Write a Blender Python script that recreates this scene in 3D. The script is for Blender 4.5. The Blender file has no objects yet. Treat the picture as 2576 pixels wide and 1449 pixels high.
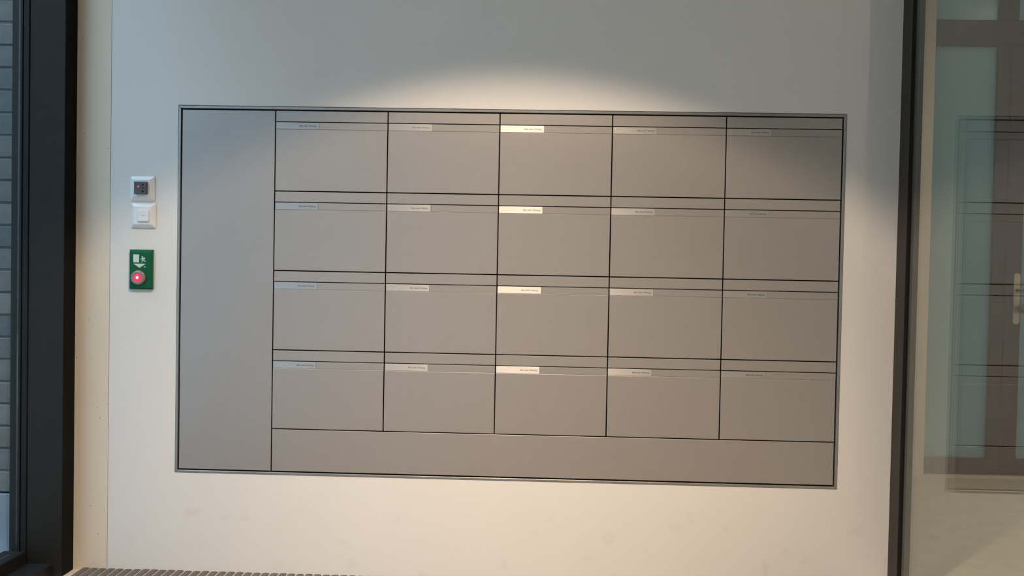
import bpy, bmesh, math, random
from mathutils import Vector, Matrix

random.seed(7)
scene = bpy.context.scene
C = scene.collection
W, H, F = 2576, 1449, 1990.0
ZS = 0.024                       # height of the measured datum above the floor

# ------------------------------------------------------------------ camera
cam_d = bpy.data.cameras.new('camera')
cam = bpy.data.objects.new('camera', cam_d)
C.objects.link(cam)
scene.camera = cam
cam_d.sensor_fit = 'HORIZONTAL'
cam_d.sensor_width = 36.0
cam_d.lens = 36.0 * F / W
cam_d.clip_start = 0.02
cam_d.clip_end = 200
yaw, pitch, roll = (math.radians(a) for a in (-1.49378147, -1.11421193, 1.09327727))
fwd = Vector((math.sin(yaw) * math.cos(pitch), math.cos(yaw) * math.cos(pitch), math.sin(pitch)))
rgt = Vector((math.cos(yaw), -math.sin(yaw), 0))
upv = rgt.cross(fwd)
r2 = math.cos(roll) * rgt + math.sin(roll) * upv
u2 = -math.sin(roll) * rgt + math.cos(roll) * upv
mw = Matrix((r2, u2, -fwd)).transposed().to_4x4()
mw.translation = Vector((1.27564883, -2.80533386, 1.08145616 + ZS))
cam.matrix_world = mw

# ------------------------------------------------------------------ sky, exposure
world = bpy.data.worlds.new('overcast_sky')
scene.world = world
world.use_nodes = True
bg = world.node_tree.nodes['Background']
bg.inputs['Color'].default_value = (0.51, 0.745, 1.0, 1)
bg.inputs['Strength'].default_value = 8.3

vs = scene.view_settings
vs.view_transform = 'Standard'
vs.look = 'None'
vs.gamma = 1.0
vs.use_curve_mapping = False
vs.exposure = 0.0
LAMP = 222.0
LAMP_COL = (1.0, 0.765, 0.55)

cy = scene.cycles
cy.use_denoising = True
cy.use_light_tree = False
cy.adaptive_threshold = 0.02
cy.max_bounces = 10
cy.diffuse_bounces = 5
cy.glossy_bounces = 4
cy.transmission_bounces = 8
cy.transparent_max_bounces = 24
cy.caustics_reflective = False
cy.caustics_refractive = False
cy.sample_clamp_indirect = 6.0


# ------------------------------------------------------------------ materials
def nodes_of(name):
    m = bpy.data.materials.new(name)
    m.use_nodes = True
    nt = m.node_tree
    return m, nt, nt.nodes['Principled BSDF']


def mat(name, col, rough=0.6, metal=0.0, spec=0.5, var=0.0, scale=8.0, bump=0.0, bscale=200.0, var2=None):
    m, nt, b = nodes_of(name)
    b.inputs['Roughness'].default_value = rough
    b.inputs['Metallic'].default_value = metal
    b.inputs['Specular IOR Level'].default_value = spec
    b.inputs['Base Color'].default_value = (*col, 1)
    tc = nt.nodes.new('ShaderNodeTexCoord')
    n = nt.nodes.new('ShaderNodeTexNoise')
    n.inputs['Scale'].default_value = scale
    n.inputs['Detail'].default_value = 2
    nt.links.new(tc.outputs['Object'], n.inputs['Vector'])
    r = nt.nodes.new('ShaderNodeValToRGB')
    lo = tuple(c * (1 - var) for c in col)
    hi = var2 or tuple(min(1, c * (1 + var)) for c in col)
    r.color_ramp.elements[0].position = 0.3
    r.color_ramp.elements[1].position = 0.7
    r.color_ramp.elements[0].color = (*lo, 1)
    r.color_ramp.elements[1].color = (*hi, 1)
    nt.links.new(n.outputs['Fac'], r.inputs['Fac'])
    nt.links.new(r.outputs['Color'], b.inputs['Base Color'])
    if bump:
        n2 = nt.nodes.new('ShaderNodeTexNoise')
        n2.inputs['Scale'].default_value = bscale
        n2.inputs['Detail'].default_value = 1
        nt.links.new(tc.outputs['Object'], n2.inputs['Vector'])
        bp = nt.nodes.new('ShaderNodeBump')
        bp.inputs['Strength'].default_value = bump
        bp.inputs['Distance'].default_value = 0.002
        nt.links.new(n2.outputs['Fac'], bp.inputs['Height'])
        nt.links.new(bp.outputs['Normal'], b.inputs['Normal'])
    return m


def glass_mat(name, tint, rough=0.0):
    """clear pane: Schlick mix of transparent and mirror, the same for every ray"""
    m = bpy.data.materials.new(name)
    m.use_nodes = True
    nt = m.node_tree
    nt.nodes.clear()
    out = nt.nodes.new('ShaderNodeOutputMaterial')
    tr = nt.nodes.new('ShaderNodeBsdfTransparent')
    tr.inputs['Color'].default_value = (*tint, 1)
    gl = nt.nodes.new('ShaderNodeBsdfGlossy')
    gl.inputs['Roughness'].default_value = rough
    gl.inputs['Color'].default_value = (1, 1, 1, 1)
    ge = nt.nodes.new('ShaderNodeNewGeometry')
    dot = nt.nodes.new('ShaderNodeVectorMath')
    dot.operation = 'DOT_PRODUCT'
    nt.links.new(ge.outputs['Incoming'], dot.inputs[0])
    nt.links.new(ge.outputs['Normal'], dot.inputs[1])

    def M(op, a, bval):
        n = nt.nodes.new('ShaderNodeMath')
        n.operation = op
        for i, v in enumerate((a, bval)):
            if isinstance(v, (int, float)):
                n.inputs[i].default_value = v
            elif v is not None:
                nt.links.new(v, n.inputs[i])
        return n.outputs[0]
    c = M('ABSOLUTE', dot.outputs['Value'], None)
    f5 = M('POWER', M('SUBTRACT', 1.0, c), 5.0)
    fac = M('ADD', M('MULTIPLY', f5, 0.945), 0.055)
    mx = nt.nodes.new('ShaderNodeMixShader')
    nt.links.new(fac, mx.inputs['Fac'])
    nt.links.new(tr.outputs[0], mx.inputs[1])
    nt.links.new(gl.outputs[0], mx.inputs[2])
    nt.links.new(mx.outputs[0], out.inputs['Surface'])
    return m


def frosted_mat(name, col):
    m = bpy.data.materials.new(name)
    m.use_nodes = True
    nt = m.node_tree
    nt.nodes.clear()
    out = nt.nodes.new('ShaderNodeOutputMaterial')
    tl = nt.nodes.new('ShaderNodeBsdfTranslucent')
    tl.inputs['Color'].default_value = (*col, 1)
    gl = nt.nodes.new('ShaderNodeBsdfGlossy')
    gl.inputs['Roughness'].default_value = 0.25
    mx = nt.nodes.new('ShaderNodeMixShader')
    mx.inputs['Fac'].default_value = 0.05
    nt.links.new(tl.outputs[0], mx.inputs[1])
    nt.links.new(gl.outputs[0], mx.inputs[2])
    nt.links.new(mx.outputs[0], out.inputs['Surface'])
    return m


def emit_mat(name, col, strength):
    m = bpy.data.materials.new(name)
    m.use_nodes = True
    nt = m.node_tree
    b = nt.nodes['Principled BSDF']
    b.inputs['Base Color'].default_value = (*col, 1)
    b.inputs['Emission Color'].default_value = (*col, 1)
    b.inputs['Emission Strength'].default_value = strength
    return m


def pitted_plaster(name, col):
    """painted concrete with scattered dark pin holes"""
    m, nt, b = nodes_of(name)
    b.inputs['Roughness'].default_value = 0.75
    tc = nt.nodes.new('ShaderNodeTexCoord')
    v = nt.nodes.new('ShaderNodeTexVoronoi')
    v.inputs['Scale'].default_value = 26
    nt.links.new(tc.outputs['Object'], v.inputs['Vector'])
    r = nt.nodes.new('ShaderNodeValToRGB')
    r.color_ramp.elements[0].position = 0.04
    r.color_ramp.elements[0].color = (col[0] * .25, col[1] * .22, col[2] * .2, 1)
    r.color_ramp.elements[1].position = 0.055
    r.color_ramp.elements[1].color = (*col, 1)
    nt.links.new(v.outputs['Distance'], r.inputs['Fac'])
    nt.links.new(r.outputs['Color'], b.inputs['Base Color'])
    n2 = nt.nodes.new('ShaderNodeTexNoise')
    n2.inputs['Scale'].default_value = 30
    nt.links.new(tc.outputs['Object'], n2.inputs['Vector'])
    bp = nt.nodes.new('ShaderNodeBump')
    bp.inputs['Strength'].default_value = 0.15
    bp.inputs['Distance'].default_value = 0.004
    nt.links.new(n2.outputs['Fac'], bp.inputs['Height'])
    nt.links.new(bp.outputs['Normal'], b.inputs['Normal'])
    return m


def smudged_wall(name, col):
    """white wall paint with a few faint scuffs low down"""
    m, nt, b = nodes_of(name)
    b.inputs['Roughness'].default_value = 0.8
    b.inputs['Specular IOR Level'].default_value = 0.3
    tc = nt.nodes.new('ShaderNodeTexCoord')
    n = nt.nodes.new('ShaderNodeTexNoise')
    n.inputs['Scale'].default_value = 3.0
    n.inputs['Detail'].default_value = 2
    nt.links.new(tc.outputs['Object'], n.inputs['Vector'])
    r = nt.nodes.new('ShaderNodeValToRGB')
    r.color_ramp.elements[0].position = 0.35
    r.color_ramp.elements[0].color = (*(c * 0.985 for c in col), 1)
    r.color_ramp.elements[1].position = 0.65
    r.color_ramp.elements[1].color = (*col, 1)
    nt.links.new(n.outputs['Fac'], r.inputs['Fac'])
    n3 = nt.nodes.new('ShaderNodeTexNoise')
    n3.inputs['Scale'].default_value = 11.0
    n3.inputs['Detail'].default_value = 2
    nt.links.new(tc.outputs['Object'], n3.inputs['Vector'])
    r3 = nt.nodes.new('ShaderNodeValToRGB')
    r3.color_ramp.elements[0].position = 0.62
    r3.color_ramp.elements[0].color = (1, 1, 1, 1)
    r3.color_ramp.elements[1].position = 0.80
    r3.color_ramp.elements[1].color = (0.90, 0.89, 0.88, 1)
    nt.links.new(n3.outputs['Fac'], r3.inputs['Fac'])
    mx = nt.nodes.new('ShaderNodeMix')
    mx.data_type = 'RGBA'
    mx.blend_type = 'MULTIPLY'
    sp = nt.nodes.new('ShaderNodeSeparateXYZ')
    nt.links.new(tc.outputs['Object'], sp.inputs[0])
    mr = nt.nodes.new('ShaderNodeMapRange')      # scuffs only near the floor
    mr.inputs['From Min'].default_value = -1.20
    mr.inputs['From Max'].default_value = -1.32
    nt.links.new(sp.outputs['Z'], mr.inputs['Value'])
    nt.links.new(mr.outputs[0], mx.inputs['Factor'])
    nt.links.new(r.outputs['Color'], mx.inputs[6])
    nt.links.new(r3.outputs['Color'], mx.inputs[7])
    nt.links.new(mx.outputs[2], b.inputs['Base Color'])
    n2 = nt.nodes.new('ShaderNodeTexNoise')
    n2.inputs['Scale'].default_value = 260
    nt.links.new(tc.outputs['Object'], n2.inputs['Vector'])
    bp = nt.nodes.new('ShaderNodeBump')
    bp.inputs['Strength'].default_value = 0.05
    bp.inputs['Distance'].default_value = 0.001
    nt.links.new(n2.outputs['Fac'], bp.inputs['Height'])
    nt.links.new(bp.outputs['Normal'], b.inputs['Normal'])
    return m


M_WALL = smudged_wall('white_wall_paint', (0.80, 0.785, 0.76))
M_PIER = pitted_plaster('painted_concrete', (0.80, 0.70, 0.57))
M_WHITE = mat('ceiling_cream', (0.84, 0.75, 0.62), 0.85, var=0.02)
M_HALLWALL = mat('hall_wall_cream', (0.78, 0.74, 0.68), 0.85, var=0.02)
M_STONE = mat('beige_stone_floor', (0.60, 0.56, 0.50), 0.45, var=0.06, scale=14, bump=0.05)
M_HALLFLOOR = mat('hall_screed', (0.58, 0.545, 0.49), 0.5, var=0.06, scale=6)
M_METAL = mat('satin_grey_metal', (0.432, 0.404, 0.384), 0.40, metal=0.52, var=0.012, scale=30, bump=0.02, bscale=900)
M_FRAME = mat('grey_frame_metal', (0.38, 0.37, 0.36), 0.36, metal=0.7, var=0.02, scale=30)
M_BLACK = mat('black_interior', (0.010, 0.010, 0.010), 0.9, spec=0.1, var=0.1)
M_CARD = mat('brushed_silver_card', (0.58, 0.58, 0.58), 0.55, metal=0.88, var=0.01)
_b = M_CARD.node_tree.nodes['Principled BSDF']
_b.inputs['Anisotropic'].default_value = 0.76
_t = M_CARD.node_tree.nodes.new('ShaderNodeTangent')
_t.direction_type = 'RADIAL'
_t.axis = 'X'
M_CARD.node_tree.links.new(_t.outputs[0], _b.inputs['Tangent'])
M_INK = mat('black_ink', (0.03, 0.028, 0.026), 0.6, var=0.1)
M_ANTH = mat('anthracite_coated_metal', (0.019, 0.018, 0.016), 0.42, spec=0.22, var=0.05, scale=20)
M_RUBBER = mat('black_rubber', (0.008, 0.009, 0.010), 0.6, spec=0.3, var=0.1)
M_BROWNSTEEL = mat('dark_brown_steel', (0.038, 0.032, 0.028), 0.5, spec=0.3, var=0.08)
M_ALU = mat('grey_aluminium_jamb', (0.085, 0.09, 0.09), 0.5, metal=0.3, var=0.05)
M_GLASS = glass_mat('clear_glass', (0.965, 0.985, 0.975))
M_FROST = frosted_mat('teal_frosted_glass', (0.15, 0.165, 0.138))
M_WOOD = mat('dark_brown_door_wood', (0.055, 0.021, 0.008), 0.65, spec=0.15, var=0.25, scale=5)
M_HANDLE = mat('satin_brass_nickel', (0.72, 0.60, 0.44), 0.35, metal=0.8, var=0.03)
M_DARKMETAL = mat('dark_bronze', (0.12, 0.09, 0.06), 0.4, metal=0.6, var=0.05)
M_THRESH = mat('pale_threshold', (0.72, 0.66, 0.55), 0.5, var=0.05)
M_PLASTIC = mat('white_switch_plastic', (0.86, 0.86, 0.87), 0.35, var=0.01)
M_DGREY = mat('dark_grey_plastic', (0.085, 0.085, 0.095), 0.4, var=0.06, scale=200)
M_MARK = mat('pale_grey_print', (0.40, 0.40, 0.41), 0.5, var=0.02)
M_GREEN = mat('emergency_green_plastic', (0.003, 0.105, 0.040), 0.5, spec=0.25, var=0.03)
M_SIGN = mat('pale_sign_print', (0.62, 0.72, 0.68), 0.4, var=0.02)
M_SIGNDIM = mat('faded_sign_print', (0.22, 0.46, 0.36), 0.4, var=0.02)
M_RING = mat('smoky_button_plastic', (0.30, 0.22, 0.20), 0.2, var=0.03)
M_RED = emit_mat('red_button_glow', (1.0, 0.03, 0.10), 0.75)
M_HOT = emit_mat('white_hot_led', (1.0, 0.80, 0.82), 3.5)
M_LED = emit_mat('red_led', (1.0, 0.04, 0.08), 1.2)
M_MAT = mat('grey_brown_carpet', (0.125, 0.113, 0.104), 0.95, spec=0.1, var=0.45, scale=160, bump=1.0, bscale=420)
M_MATRAIL = mat('aluminium_mat_rail', (0.55, 0.50, 0.45), 0.45, metal=0.5, var=0.05)
M_BRICK = [mat('pale_brick_%d' % i, c, 0.8, var=0.12, scale=25, bump=0.4, bscale=90)
           for i, c in enumerate([(0.14, 0.143, 0.135), (0.12, 0.122, 0.118), (0.165, 0.163, 0.152), (0.10, 0.108, 0.107), (0.145, 0.137, 0.127)])]
M_MORTAR = mat('mortar', (0.13, 0.15, 0.16), 0.9, var=0.1, scale=40)
M_PLINTH = mat('pale_plinth_render', (0.20, 0.235, 0.28), 0.7, var=0.04, scale=10)
M_PAVE = mat('outdoor_paving', (0.34, 0.34, 0.33), 0.85, var=0.1, scale=3)
M_OPP = mat('neighbour_render', (0.20, 0.19, 0.18), 0.85, var=0.08, scale=2)
M_SIDE = mat('pale_side_wall', (0.58, 0.58, 0.57), 0.85, var=0.06, scale=4)
M_OPPGLASS = mat('neighbour_window', (0.04, 0.05, 0.06), 0.1, var=0.02)
M_LAMPTRIM = mat('white_lamp_trim', (0.8, 0.8, 0.8), 0.4, var=0.01)
M_LAMPGLOW = emit_mat('downlight_glow', (1.0, 0.86, 0.70), 12.0)


# ------------------------------------------------------------------ mesh helpers
def bm_box(bm, x0, x1, y0, y1, z0, z1):
    vs_ = [bm.verts.new(p) for p in ((x0, y0, z0), (x1, y0, z0), (x1, y1, z0), (x0, y1, z0),
                                     (x0, y0, z1), (x1, y0, z1), (x1, y1, z1), (x0, y1, z1))]
    for f in ((0, 3, 2, 1), (4, 5, 6, 7), (0, 1, 5, 4), (1, 2, 6, 5), (2, 3, 7, 6), (3, 0, 4, 7)):
        bm.faces.new([vs_[i] for i in f])


def link(name, me, m, parent=None, loc=(0, 0, 0)):
    o = bpy.data.objects.new(name, me)
    if m is not None and not me.materials:
        me.materials.append(m)
    C.objects.link(o)
    o.location = loc
    if parent is not None:
        o.parent = parent
    return o


def org(parent):
    p = Vector((0, 0, 0))
    while parent is not None:
        p = p + Vector(parent.location)
        parent = parent.parent
    return p


def finish(name, bm, m, parent=None, bevel=0.0, seg=1, smooth=False, center=True):
    if bevel:
        bmesh.ops.bevel(bm, geom=list(bm.edges), offset=bevel, segments=seg, affect='EDGES', profile=0.5)
    bmesh.ops.recalc_face_normals(bm, faces=list(bm.faces))
    c = Vector((0, 0, 0))
    if center:
        lo = Vector([min(v.co[i] for v in bm.verts) for i in range(3)])
        hi = Vector([max(v.co[i] for v in bm.verts) for i in range(3)])
        c = (lo + hi) / 2
        for v in bm.verts:
            v.co -= c
    me = bpy.data.meshes.new(name)
    bm.to_mesh(me)
    bm.free()
    if smooth:
        for p in me.polygons:
            p.use_smooth = True
    return link(name, me, m, parent, c - org(parent))


def box(name, x0, x1, y0, y1, z0, z1, m, parent=None, bevel=0.0, seg=1):
    bm = bmesh.new()
    bm_box(bm, x0, x1, y0, y1, z0, z1)
    return finish(name, bm, m, parent, bevel, seg)


def empty(name, loc):
    o = bpy.data.objects.new(name, None)
    C.objects.link(o)
    o.location = loc
    o.empty_display_size = 0.05
    return o


def tag(o, label, cat, group=None):
    o['label'] = label
    o['category'] = cat
    if group:
        o['group'] = group
    return o


def struct(o, label=None):
    o['kind'] = 'structure'
    if label:
        o['label'] = label
    return o


def cyl_y(name, cx, cz, y0, y1, r0, r1, m, parent, n=32, smooth=True):
    """disc/cone along Y (y0 = far end with r0, y1 = near end with r1)"""
    bm = bmesh.new()
    a = [bm.verts.new((cx + r0 * math.cos(t), y0, cz + r0 * math.sin(t))) for t in (2 * math.pi * i / n for i in range(n))]
    b = [bm.verts.new((cx + r1 * math.cos(t), y1, cz + r1 * math.sin(t))) for t in (2 * math.pi * i / n for i in range(n))]
    for i in range(n):
        bm.faces.new((a[i], a[(i + 1) % n], b[(i + 1) % n], b[i]))
    bm.faces.new(a)
    bm.faces.new(b)
    return finish(name, bm, m, parent)


def lathe_y(name, cx, cz, prof, m, parent, n=40, smooth=True):
    """prof: list of (y, r) from the wall towards the room"""
    bm = bmesh.new()
    rings = []
    for y, r in prof:
        if r < 1e-6:
            rings.append([bm.verts.new((cx, y, cz))])
        else:
            rings.append([bm.verts.new((cx + r * math.cos(2 * math.pi * i / n), y, cz + r * math.sin(2 * math.pi * i / n))) for i in range(n)])
    for a, b in zip(rings[:-1], rings[1:]):
        for i in range(n):
            j = (i + 1) % n
            if len(a) == 1:
                bm.faces.new((a[0], b[i], b[j]))
            elif len(b) == 1:
                bm.faces.new((a[i], a[j], b[0]))
            else:
                bm.faces.new((a[i], a[j], b[j], b[i]))
    if len(rings[0]) > 1:
        bm.faces.new(rings[0])
    return finish(name, bm, m, parent, smooth=smooth)


def prism_y(name, pts, y0, y1, m, parent, extra=()):
    """polygons in XZ extruded along Y; several outlines make one mark"""
    bm = bmesh.new()
    for poly in (pts,) + tuple(extra):
        a = [bm.verts.new((x, y0, z)) for x, z in poly]
        b = [bm.verts.new((x, y1, z)) for x, z in poly]
        n = len(poly)
        for i in range(n):
            bm.faces.new((a[i], a[(i + 1) % n], b[(i + 1) % n], b[i]))
        bm.faces.new(a)
        bm.faces.new(b)
    return finish(name, bm, m, parent)


def frustum_plate(name, x0, x1, z0, z1, yb, ym, yt, inset, m, parent):
    """switch plate: straight rim then sloping sides up to a raised flat front"""
    bm = bmesh.new()
    lv = []
    for y, d in ((yb, 0), (ym, 0), (yt, inset)):
        lv.append([bm.verts.new(p) for p in ((x0 + d, y, z0 + d), (x1 - d, y, z0 + d), (x1 - d, y, z1 - d), (x0 + d, y, z1 - d))])
    for a, b in zip(lv[:-1], lv[1:]):
        for i in range(4):
            bm.faces.new((a[i], a[(i + 1) % 4], b[(i + 1) % 4], b[i]))
    bm.faces.new(lv[0])
    bm.faces.new(lv[-1])
    return finish(name, bm, m, parent, bevel=0.0016, seg=2, smooth=False)


def text_mesh(body, width, height=None, word=1.0):
    cu = bpy.data.curves.new('lettering', 'FONT')
    cu.body = body
    cu.size = 0.01
    cu.space_word = word
    cu.extrude = 0.0
    cu.resolution_u = 3
    o = bpy.data.objects.new('lettering_source', cu)
    C.objects.link(o)
    bpy.context.view_layer.update()
    me = bpy.data.meshes.new_from_object(o.evaluated_get(bpy.context.evaluated_depsgraph_get()))
    bpy.data.objects.remove(o)
    bpy.data.curves.remove(cu)
    xs = [v.co.x for v in me.vertices]
    ys = [v.co.y for v in me.vertices]
    sx = width / (max(xs) - min(xs))
    sy = sx if height is None else height / (max(ys) - min(ys))
    for v in me.vertices:                     # stand upright in the XZ plane, right edge at x = 0
        v.co = Vector(((v.co.x - max(xs)) * sx, 0.0, v.co.y * sy))
    bm = bmesh.new()
    bm.from_mesh(me)
    ret = bmesh.ops.extrude_face_region(bm, geom=list(bm.faces))
    for v in [g for g in ret['geom'] if isinstance(g, bmesh.types.BMVert)]:
        v.co.y -= 0.00015
    bm.to_mesh(me)
    bm.free()
    return me


# ------------------------------------------------------------------ measured grid
XO0, XI0, XI1, XO1 = 0.0, 0.011, 2.3500, 2.3615
VX = [0.3488, 0.7510, 1.1489, 1.5462, 1.9452, 2.3500]
ZO1, ZI1 = 1.6558 + ZS, 1.6441 + ZS
ZR = [1.3567 + ZS - 0.2839 * k for k in range(4)]
ZI0, ZO0 = 0.3507 + ZS, 0.340 + ZS
XP = -0.2455                                   # joint between pier and wall
XE = 2.546                                     # right end of the wall
XL = -0.3706                                   # inner face of the left post
CEIL = 3.05
YB = -4.4                                      # wall behind the camera

# ------------------------------------------------------------------ structure
# main wall with the opening for the mailbox unit
bm = bmesh.new()
ox0, ox1, oz0, oz1 = XO0 - 0.0014, XO1 + 0.0014, ZO0 - 0.0008, ZO1 + 0.0022
WD = 0.20
for x0, x1, z0, z1 in ((XP + 0.0012, ox0, 0, CEIL), (ox1, XE, 0, CEIL), (ox0, ox1, 0, oz0), (ox0, ox1, oz1, CEIL)):
    bm_box(bm, x0, x1, 0.0, WD, z0, z1)
bmesh.ops.remove_doubles(bm, verts=list(bm.verts), dist=1e-5)
struct(finish('wall_back', bm, M_WALL), 'white painted wall around the grey mailbox unit')
struct(box('trim_1', XL - 0.13, XP - 0.0008, 0.0, WD, 0, CEIL, M_PIER), 'pitted painted concrete pier between the window and the wall')
struct(box('floor', -0.43, 5.8, YB, 1.72, -0.12, 0.0, M_STONE))
struct(box('ceiling', -0.60, 5.8, YB - 0.2, 1.92, CEIL, CEIL + 0.2, M_WHITE))
struct(box('wall_front', -0.60, 5.8, YB - 0.2, YB, 0, CEIL, M_WALL))
struct(box('wall_right', 5.8, 6.0, YB - 0.2, 1.92, 0, CEIL, M_HALLWALL))
struct(box('wall_hall_left', XE - 0.12, XE - 0.001, WD + 0.001, 1.92, 0, CEIL, M_HALLWALL))
struct(box('wall_hall_back', XE, 3.5005, 1.70, 1.92, 0, CEIL, M_HALLWALL))
struct(box('wall_hall_end', 4.98, 5.8, 1.70, 1.92, 0, CEIL, M_HALLWALL))

# left glazing: deep anthracite post, stepped sash, panes, bottom and head rails
w1 = struct(empty('window_1', (-0.50, -1.6, 0.0)), 'anthracite framed glazing with a deep corner post')
box('post', -0.497, XL, -0.070, -0.0006, 0.0, CEIL, M_ANTH, w1, 0.0012)
box('liner', XL + 0.0001, XL + 0.0012, -0.068, -0.0006, 0.0, CEIL, M_BLACK, w1)
box('sash_bar', -0.5165, -0.4975, -0.074, -0.0006, 0.0, CEIL, M_RUBBER, w1, 0.0008)
box('gasket', -0.5225, -0.517, -0.066, -0.0006, 0.0, CEIL, M_RUBBER, w1)
box('sash_bar', -0.5395, -0.523, -0.070, -0.0006, 0.0, CEIL, M_RUBBER, w1, 0.0008)
box('gasket', -0.5455, -0.540, -0.060, -0.0006, 0.0, CEIL, M_RUBBER, w1)
box('outer_jamb', -0.5720, -0.546, -0.052, -0.0006, 0.0, CEIL, M_ANTH, w1, 0.0008)
box('bottom_rail', -0.575, -0.497, YB, -0.0745, 0.0, 0.088, M_RUBBER, w1, 0.002)
box('sill', -0.4965, -0.405, YB, -0.0708, 0.0, 0.045, M_RUBBER, w1, 0.002)
box('head_rail', -0.575, -0.44, YB, -0.0745, 2.99, CEIL, M_ANTH, w1, 0.002)
box('mullion', -0.575, -0.44, -1.78, -1.72, 0.0885, 2.9895, M_ANTH, w1, 0.002)
box('pane', -0.534, -0.528, -1.7195, -0.0745, 0.0885, 2.9895, M_GLASS, w1)
box('pane', -0.534, -0.528, YB, -1.7805, 0.0885, 2.9895, M_GLASS, w1)

# right glazed partition: brown steel corner profile, two panes
w2 = struct(empty('window_2', (2.56, -1.6, 0.0)), 'glass partition reflecting the mailbox wall beside a dark steel profile')
box('corner_profile', 2.5463, 2.5890, -0.0695, -0.0006, 0.0, CEIL, M_BROWNSTEEL, w2, 0.0008)
box('gasket', 2.5472, 2.5498, -0.0890, -0.0697, 0.03, CEIL, M_BLACK, w2)
box('inner_pane', 2.5500, 2.5540, YB, -0.0698, 0.03, CEIL - 0.001, M_GLASS, w2)
box('outer_pane', 2.5635, 2.5675, YB, -0.0698, 0.03, CEIL - 0.001, M_GLASS, w2)
box('bottom_channel', 2.5463, 2.5890, YB, -0.0700, 0.0, 0.0295, M_BROWNSTEEL, w2)

# far glazed door beyond the partition
YD = 1.72
w3 = struct(empty('window_3', (3.68, YD, 0.0)), 'brown framed sidelight with teal frosted glass')
box('pane', 3.503, 3.862, YD + 0.020, YD + 0.028, 0.103, 2.428, M_FROST, w3)
box('transom_pane', 3.503, 3.862, YD + 0.020, YD + 0.028, 2.572, CEIL - 0.001, M_FROST, w3)
box('bottom_rail', 3.501, 3.930, YD, YD + 0.06, 0.012, 0.103, M_WOOD, w3, 0.003)
box('transom', 3.501, 4.98, YD, YD + 0.06, 2.428, 2.571, M_WOOD, w3, 0.003)
box('stile', 3.860, 3.930, YD, YD + 0.06, 0.104, 2.427, M_WOOD, w3, 0.003)
box('transom_mullion', 3.860, 3.969, YD, YD + 0.06, 2.572, CEIL - 0.001, M_WOOD, w3, 0.003)
box('transom_pane', 3.967, 4.979, YD + 0.020, YD + 0.028, 2.572, CEIL - 0.001, M_FROST, w3)
box('threshold', 3.501, 4.98, YD - 0.03, YD + 0.06, 0.0, 0.0115, M_THRESH, w3)
d1 = struct(empty('door_1', (4.45, YD, 0.0)), 'brown glazed door with a long satin handle plate')
box('lock_stile', 3.9345, 4.022, YD - 0.004, YD + 0.055, 0.014, 2.426, M_WOOD, d1, 0.003)
box('hinge_stile', 4.87, 4.976, YD - 0.004, YD + 0.055, 0.014, 2.426, M_WOOD, d1, 0.003)
box('bottom_rail', 4.0225, 4.8695, YD - 0.004, YD + 0.055, 0.014, 0.106, M_WOOD, d1, 0.003)
box('top_rail', 4.0225, 4.8695, YD - 0.004, YD + 0.055, 2.34, 2.426, M_WOOD, d1, 0.003)
box('pane', 4.0205, 4.8715, YD + 0.020, YD + 0.028, 0.105, 2.342, M_FROST, d1)
hp = []
for i in range(13):
    t = math.pi * i / 12
    hp.append((3.993 + 0.0175 * math.cos(t), 1.157 - 0.0175 + 0.0175 * math.sin(t)))
for i in range(13):
    t = math.pi + math.pi * i / 12
    hp.append((3.993 + 0.0175 * math.cos(t), 0.870 + 0.0175 + 0.0175 * math.sin(t)))
plate = prism_y('handle_plate', hp, YD - 0.013, YD - 0.0045, M_HANDLE, d1)
cyl_y('handle_neck', 3.993, 1.059, YD - 0.013, YD - 0.055, 0.010, 0.010, M_DARKMETAL, plate, 20)
box('lever', 3.985, 4.115, YD - 0.070, YD - 0.052, 1.050, 1.068, M_DARKMETAL, plate, 0.006, 2)
lathe_y('knob', 4.010, 0.956, [(YD - 0.0135, 0.010), (YD - 0.030, 0.010), (YD - 0.034, 0.024), (YD - 0.044, 0.025), (YD - 0.050, 0.018), (YD - 0.051, 0.0)], M_DARKMETAL, plate, 24)

# outdoors on the left: brick pier in line with the wall, plinth, paving, the house opposite
bw = struct(empty('wall_outside', (-1.1, 0.0, 0.0)), 'pale grey brick wall outside the left window')
YBR = -0.030
box('mortar_core', -2.6, -0.5735, YBR + 0.006, 0.19, 0.285, 3.4, M_MORTAR, bw)
box('plinth', -2.6, -0.5735, YBR - 0.002, 0.19, -0.05, 0.277, M_PLINTH, bw, 0.002)
zj, pz = 0.2806, 0.0799
bms = {}
for k in range(36):
    z0 = zj + k * pz
    x1 = -0.5740
    first = 0.24 if k % 2 == 0 else 0.115
    n = 0
    while x1 > -1.6:
        ln = first if n == 0 else 0.24
        key = (round(ln, 3), random.randrange(5))
        if key not in bms:
            b_ = bmesh.new()
            bm_box(b_, -ln / 2, ln / 2, -0.02, 0.02, -0.0365, 0.0365)
            bmesh.ops.bevel(b_, geom=list(b_.edges), offset=0.003, segments=1, affect='EDGES')
            bmesh.ops.recalc_face_normals(b_, faces=list(b_.faces))
            me = bpy.data.meshes.new('brick')
            b_.to_mesh(me)
            b_.free()
            me.materials.append(M_BRICK[key[1]])
            bms[key] = me
        o = link('brick', bms[key], None, bw,
                 Vector((x1 - ln / 2, YBR + 0.02 + random.uniform(-0.002, 0.002), z0 + 0.040 + random.uniform(-0.001, 0.001))) - org(bw))
        x1 -= ln + 0.010
        n += 1
struct(box('wall_outside_added', -2.6, -0.5735, YB - 0.2, YB - 0.001, -0.05, 5.5, M_SIDE), 'unseen added wall on the far side of the entrance, blocking sky')  # unseen wall added to block sky from the rear, pale to bounce daylight
struct(box('ground_outside', -40, -0.576, -40, 30, -0.25, -0.05, M_PAVE), 'grey paving outdoors')
struct(box('ground_yard', -40, 60, 1.93, 60, -0.25, -0.05, M_PAVE), 'grey paving behind the house')
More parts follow.
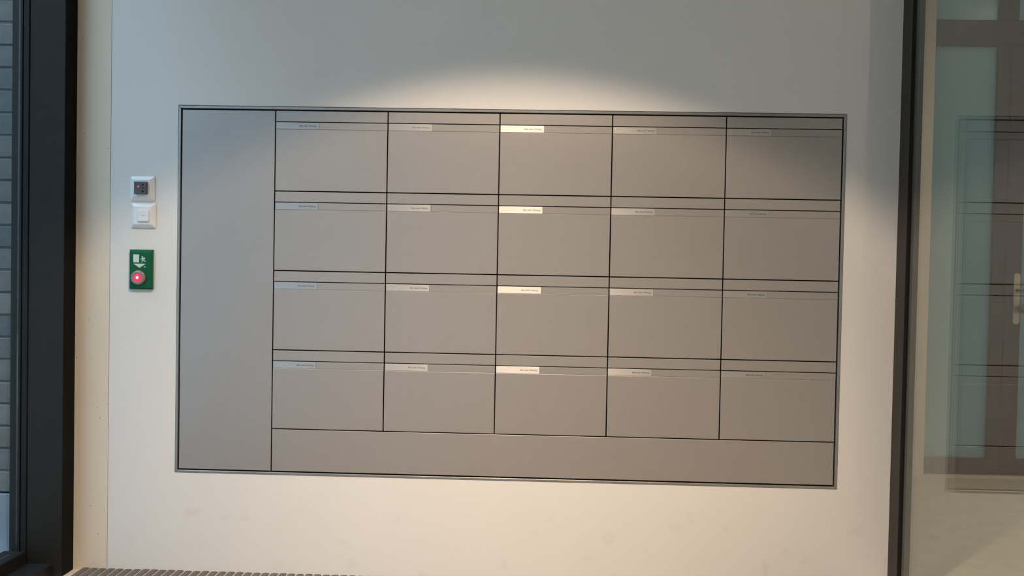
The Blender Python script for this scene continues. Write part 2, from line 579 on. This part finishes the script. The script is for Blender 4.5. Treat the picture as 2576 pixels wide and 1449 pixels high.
opp = struct(empty('house_opposite', (-8.6, -6.0, 0.0)), 'rendered house across the lane')
box('facade', -10.2, -7.0, -22.0, 3.0, -0.05, 10.5, M_OPP, opp)
for iy in range(6):
    for iz in range(4):
        y = -19.5 + iy * 4.0
        z = 0.9 + iz * 2.5
        box('window', -7.02, -6.96, y, y + 1.4, z, z + 1.5, M_OPPGLASS, opp)

# ------------------------------------------------------------------ downlights
def downlight(x, y, power, label, size=102.5, blend=0.18, core=2.9):
    t = empty('ceiling_downlight', (x, y, CEIL))
    tag(t, label, 'ceiling light', 'recessed ceiling downlights')
    bm = bmesh.new()
    n = 40
    prof = [(0.085, -0.0005), (0.085, -0.004), (0.068, -0.004), (0.066, -0.0005)]
    rings = [[bm.verts.new((r * math.cos(2 * math.pi * i / n), r * math.sin(2 * math.pi * i / n), z)) for i in range(n)] for r, z in prof]
    for a, b in zip(rings, rings[1:] + rings[:1]):
        for i in range(n):
            bm.faces.new((a[i], a[(i + 1) % n], b[(i + 1) % n], b[i]))
    finish('trim_ring', bm, M_LAMPTRIM, t, center=False).location = (0, 0, 0)
    bm = bmesh.new()
    ring = [bm.verts.new((0.066 * math.cos(2 * math.pi * i / n), 0.066 * math.sin(2 * math.pi * i / n), -0.0010)) for i in range(n)]
    rin2 = [bm.verts.new((0.066 * math.cos(2 * math.pi * i / n), 0.066 * math.sin(2 * math.pi * i / n), -0.0004)) for i in range(n)]
    for i in range(n):
        bm.faces.new((ring[i], ring[(i + 1) % n], rin2[(i + 1) % n], rin2[i]))
    bm.faces.new(ring)
    bm.faces.new(rin2)
    finish('diffuser', bm, M_LAMPGLOW, t, center=False).location = (0, 0, 0)
    for nm, pw, sz, bl in (('downlight_beam', power, size, blend), ('downlight_core', power * core, 92, 1.0)):
        ld = bpy.data.lights.new(nm, 'SPOT')
        ld.energy = pw
        ld.color = LAMP_COL
        ld.spot_size = math.radians(sz)
        ld.spot_blend = bl
        ld.shadow_soft_size = 0.035
        lo = bpy.data.objects.new(nm, ld)
        C.objects.link(lo)
        lo.parent = t
        lo.location = (0, 0, -0.012)
    return t


downlight(1.20, -1.45, LAMP, 'round recessed downlight over the entrance mat')
downlight(4.10, -1.30, LAMP * 0.17, 'round recessed downlight in the hall, nearer the glass partition', size=172, blend=0.4, core=0.3)
downlight(4.50, 0.45, LAMP * 0.19, 'added round downlight lighting the hall before the brown glazed door', size=160, blend=1.0, core=0.6)  # unseen lamp added to light the far door and hall floor

# ------------------------------------------------------------------ mailbox unit
fr = empty('mailbox_surround', (XO1 / 2, 0.03, ZO0))
tag(fr, 'thin grey metal surround set flush in the wall around all the mailboxes', 'surround')
YF0, YF1 = -0.0015, 0.030


def rail(name, quad):
    """mitred bar: quad of XZ corners, with a small step towards the inside"""
    bm = bmesh.new()
    a = [bm.verts.new((x, YF0, z)) for x, z in quad]
    b = [bm.verts.new((x, YF1, z)) for x, z in quad]
    for i in range(4):
        bm.faces.new((a[i], a[(i + 1) % 4], b[(i + 1) % 4], b[i]))
    bm.faces.new(a)
    bm.faces.new(b)
    return finish(name, bm, M_FRAME, fr, bevel=0.0009)


ga = 0.0026                              # half width of the black joint inside the frame
ix0, ix1, iz0, iz1 = XI0 - ga, XI1 + ga, ZI0 - ga, ZI1 + ga
rail('rail', [(XO0, ZO0), (XO1, ZO0), (ix1, iz0), (ix0, iz0)])
rail('rail', [(XO0, ZO1), (ix0, iz1), (ix1, iz1), (XO1, ZO1)])
rail('rail', [(XO0, ZO0), (ix0, iz0), (ix0, iz1), (XO0, ZO1)])
rail('rail', [(XO1, ZO0), (XO1, ZO1), (ix1, iz1), (ix1, iz0)])
box('backing', XO0 + 0.0005, XO1 - 0.0005, 0.0305, 0.034, ZO0 + 0.0005, ZO1 - 0.0005, M_BLACK, fr)

gv, gh, gs = 0.0019, 0.0018, 0.0013      # half widths of vertical, row and slot joints
YP0, YP1 = 0.0005, 0.0040                # front and back of the metal fronts


def front(name, x0, x1, z0, z1, parent, y0=YP0, y1=YP1):
    return box(name, x0, x1, y0, y1, z0, z1, M_METAL, parent, 0.0007)


def cover(x0, x1, z0, z1, label):
    t = tag(empty('cover_panel', ((x0 + x1) / 2, 0.03, z0)), label, 'panel', 'blank panels of the mailbox unit')
    front('sheet', x0, x1, z0, z1, t)
    box('core', x0 + 0.012, x1 - 0.012, 0.0042, 0.030, z0 + 0.012, z1 - 0.012, M_BLACK, t)


cover(XI0 + ga, VX[0] - gv, ZI0 + ga, ZI1 - ga, 'tall blank grey metal panel filling the left end of the mailbox unit')
cover(VX[0] + gv, XI1 - ga, ZI0 + ga, ZR[3] - gh, 'long low blank grey metal panel beneath the bottom row of mailboxes')

LET = text_mesh('Bitte keine Werbung', 0.0590, 0.0072, 1.7)
LET.materials.append(M_INK)
rows = ['top row', 'second row', 'third row', 'bottom row']
cols = ['first from the tall blank panel, bluish name card', 'second from the tall blank panel, pale name card',
        'middle of the five, brightest shining name card', 'second from the glass partition, faint tan name card',
        'nearest the glass partition, dull dark name card']
tops = [ZI1 - ga + 0.0005] + [z - gh for z in ZR[:3]]
slots = [1.6031 + ZS] + [z - 0.0391 for z in ZR[:3]]
for r in range(4):
    for c in range(5):
        x0 = VX[c] + gv
        x1 = VX[c + 1] - (gv if c < 4 else ga)
        zt, zs, zb = tops[r], slots[r], ZR[r] + gh
        t = empty('mailbox', ((x0 + x1) / 2, 0.03, zb))
        tag(t, 'grey metal mailbox in the %s, %s' % (rows[r], cols[c]), 'mailbox', 'mailboxes in the wall unit')
        box('body', x0 + 0.010, x1 - 0.010, 0.0062, 0.030, zb + 0.008, zt - 0.008, M_BLACK, t)
        front('slot_flap', x0, x1, zs + gs, zt, t)
        sb = zs - 0.0262                 # groove under the name strip
        d = box('door', x0, x1, -0.0006, YP1, zb, sb - 0.0004, M_METAL, t, 0.0011)
        # plate the strip sits on
        box('strip_bed', x0, x1, 0.0030, 0.0060, sb - 0.004, zs - gs, M_METAL, t, 0.0004)
        cw = 0.1545
        box('name_strip', x0 + cw + 0.0006, x1, YP0 + 0.0002, 0.0029, sb + 0.0004, zs - gs - 0.0002, M_METAL, t, 0.0004)
        card = box('name_card', x0 + 0.0004, x0 + cw, YP0 - 0.0001, 0.0029, sb + 0.0006, zs - gs - 0.0004, M_CARD, t, 0.0003)
        card['label'] = 'silvery name card printed Bitte keine Werbung'
        jit = random.uniform(-0.0012, 0.0012)
        link('lettering', LET, None, card, Vector((x0 + cw - 0.0095 + jit, YP0 - 0.0002, sb + 0.0100)) - org(card))

# ------------------------------------------------------------------ switches on the left
def plate_thing(name, x0, z0, label, cat):
    t = tag(empty(name, (x0 + 0.044, 0.0, z0)), label, cat)
    frustum_plate('cover_plate', x0, x0 + 0.088, z0, z0 + 0.088, -0.0003, -0.0045, -0.0125, 0.0125, M_PLASTIC, t)
    return t


zk = 1.3131 + ZS
k = plate_thing('key_switch', -0.1703, zk, 'white wall plate with a dark grey square module and red light, upper of the pair', 'switch')
mx0, mx1, mz0, mz1 = -0.1703 + 0.0220, -0.1703 + 0.0670, zk + 0.0220, zk + 0.0665
mod = box('module', mx0, mx1, -0.0240, -0.0126, mz0, mz1, M_DGREY, k, 0.0015, 2)
lathe_y('status_light', mx0 + 0.0160, mz0 + 0.0265, [(-0.0241, 0.0030), (-0.0252, 0.0026), (-0.0258, 0.0)], M_LED, mod, 16)
for dz in (0.0335, 0.0105):
    lathe_y('key_socket', mx0 + 0.0320, mz0 + dz, [(-0.0241, 0.0036), (-0.0246, 0.0036), (-0.0246, 0.0)], M_RUBBER, mod, 16)
box('slot_mark', mx0 + 0.0255, mx0 + 0.0390, -0.0244, -0.0241, mz0 + 0.0210, mz0 + 0.0232, M_RUBBER, mod)
prism_y('printed_mark', [(mx0 + 0.0055, mz0 + 0.0045), (mx0 + 0.0085, mz0 + 0.0045), (mx0 + 0.0070, mz0 + 0.0080)], -0.0243, -0.02405, M_MARK, mod)

zk = 1.2164 + ZS
s = plate_thing('push_switch', -0.1660, zk, 'plain white wall plate with a square push button, lower of the pair', 'switch')
bx0, bz0 = -0.1660 + 0.0300, zk + 0.0235
btn = box('button', bx0, bx0 + 0.0385, -0.0185, -0.0126, bz0, bz0 + 0.0390, M_PLASTIC, s, 0.0010, 2)
TL = text_mesh('Türe', 0.0150, 0.0034)
TL.materials.append(mat('grey_switch_print', (0.25, 0.25, 0.27), 0.6, var=0.02))
link('lettering', TL, None, btn, Vector((bx0 + 0.0268, -0.0186, bz0 + 0.0185)) - org(btn))

# green emergency exit release
gx0, gx1, gz0, gz1 = -0.1688, -0.0850, 0.9967 + ZS, 1.1384 + ZS
e = tag(empty('emergency_button', ((gx0 + gx1) / 2, 0.0, gz0)), 'green emergency exit box with white running figure and glowing red button', 'exit button')
bm = bmesh.new()
lv = []
for y, d in ((-0.0003, 0.0), (-0.0085, 0.0), (-0.0118, 0.005)):
    lv.append([bm.verts.new(p) for p in ((gx0 + d, y, gz0 + d), (gx1 - d, y, gz0 + d), (gx1 - d, y, gz1 - d * 2), (gx0 + d, y, gz1 - d * 2))])
for a, b in zip(lv[:-1], lv[1:]):
    for i in range(4):
        bm.faces.new((a[i], a[(i + 1) % 4], b[(i + 1) % 4], b[i]))
bm.faces.new(lv[0])
bm.faces.new(lv[-1])
hs = finish('housing', bm, M_GREEN, e, bevel=0.0010, seg=2)


def gp(u, v):
    """position on the face from the photo crop (0..1 across, 0..1 down)"""
    return gx0 + (gx1 - gx0) * u, gz1 - (gz1 - gz0) * v


def cx_(px):
    return (px - 165) / (790 - 165)


def cz_(py):
    return (py - 180) / (1218 - 180)


def pic(poly):
    return [gp(cx_(x), cz_(y)) for x, y in poly]


YS0, YS1 = -0.0121, -0.0117


def stroke(x0, y0, x1, y1, w0, w1):
    dx, dy = x1 - x0, y1 - y0
    L = math.hypot(dx, dy)
    nx, ny = -dy / L, dx / L
    return pic([(x0 + nx * w0, y0 + ny * w0), (x1 + nx * w1, y1 + ny * w1), (x1 - nx * w1, y1 - ny * w1), (x0 - nx * w0, y0 - ny * w0)])


prism_y('door_symbol', pic([(275, 305), (432, 308), (434, 515), (280, 515)]), YS0, YS1, M_SIGN, hs)
prism_y('arrow_symbol', pic([(283, 550), (612, 550), (450, 658)]), YS0, YS1, M_SIGN, hs)
head = pic([(517 + 17 * math.cos(2 * math.pi * i / 14), 362 + 17 * math.sin(2 * math.pi * i / 14)) for i in range(14)])
prism_y('runner_symbol', head, YS0, YS1, M_SIGN, hs, extra=(
    pic([(512, 385), (560, 378), (582, 400), (556, 455), (520, 462), (508, 430)]),          # torso
    stroke(560, 385, 592, 412, 13, 11), stroke(592, 408, 582, 442, 10, 8),                   # rear arm
    stroke(518, 400, 488, 432, 12, 10), stroke(490, 432, 468, 428, 10, 9),                   # front arm
    stroke(535, 452, 512, 480, 15, 12), stroke(512, 476, 512, 520, 11, 10),                  # front leg
    stroke(545, 448, 572, 482, 15, 12), stroke(568, 484, 622, 480, 11, 10)))                 # rear leg
prism_y('small_mark', pic([(555, 635), (575, 612), (605, 612), (628, 632), (615, 652), (590, 642), (570, 652)]), YS0, YS1, M_SIGNDIM, hs)
bcx, bcz = gp(cx_(432), cz_(915))
rr = 0.0262
ringb = lathe_y('button_ring', bcx, bcz, [(-0.0117, rr), (-0.0175, rr), (-0.0215, rr * 0.93), (-0.0230, rr * 0.82), (-0.0230, rr * 0.62), (-0.0215, rr * 0.56), (-0.0215, 0.0)], M_RING, e, 40)
lathe_y('red_lens', bcx, bcz, [(-0.0216, rr * 0.54), (-0.0233, rr * 0.44), (-0.0241, rr * 0.28), (-0.0243, 0.0)], M_RED, ringb, 32)
lathe_y('bright_led', bcx, bcz, [(-0.0241, rr * 0.17), (-0.0251, rr * 0.12), (-0.0253, 0.0)], M_HOT, ringb, 20)

# ------------------------------------------------------------------ entrance mat
MX0, MX1, MY0, MY1 = -0.332, 2.470, -2.62, -0.006
m_ = tag(empty('entrance_mat', ((MX0 + MX1) / 2, (MY0 + MY1) / 2, 0.0)), 'ribbed grey brown entrance mat lying along the foot of the wall', 'mat')
pitch_m = 0.0312
nst = int((MX1 - MX0) / pitch_m)
bm = bmesh.new()
ys_ = [MY1, MY1 - 0.006, MY1 - 0.10, MY1 - 0.35, MY0]
hw = 0.0128
prof = [(-hw, 0.0), (-hw, 0.0085), (-hw * 0.72, 0.0118), (0, 0.0125), (hw * 0.72, 0.0118), (hw, 0.0085), (hw, 0.0)]
vv = []
for i, y in enumerate(ys_):
    k_ = 0.82 if i == 0 else 1.0
    vv.append([bm.verts.new((x, y - (MY0 + MY1) / 2, z * k_)) for x, z in prof])
for a, b in zip(vv[:-1], vv[1:]):
    for i in range(len(prof) - 1):
        bm.faces.new((a[i], b[i], b[i + 1], a[i + 1]))
bm.faces.new(vv[0])
bm.faces.new(vv[-1][::-1])
bmesh.ops.recalc_face_normals(bm, faces=list(bm.faces))
sme = bpy.data.meshes.new('carpet_strip')
bm.to_mesh(sme)
bm.free()
sme.materials.append(M_MAT)
bm = bmesh.new()
bm_box(bm, -0.0026, 0.0026, MY0 - (MY0 + MY1) / 2, MY1 - 0.001 - (MY0 + MY1) / 2, 0.0002, 0.0075)
rme = bpy.data.meshes.new('rail')
bm.to_mesh(rme)
bm.free()
rme.materials.append(M_MATRAIL)
for i in range(nst):
    x = MX0 + pitch_m * (i + 0.5) - (MX0 + MX1) / 2
    link('carpet_strip', sme, None, m_, (x, random.uniform(-0.0025, 0.0015), 0.0))
    if i < nst - 1:
        link('rail', rme, None, m_, (x + pitch_m / 2, 0, 0))
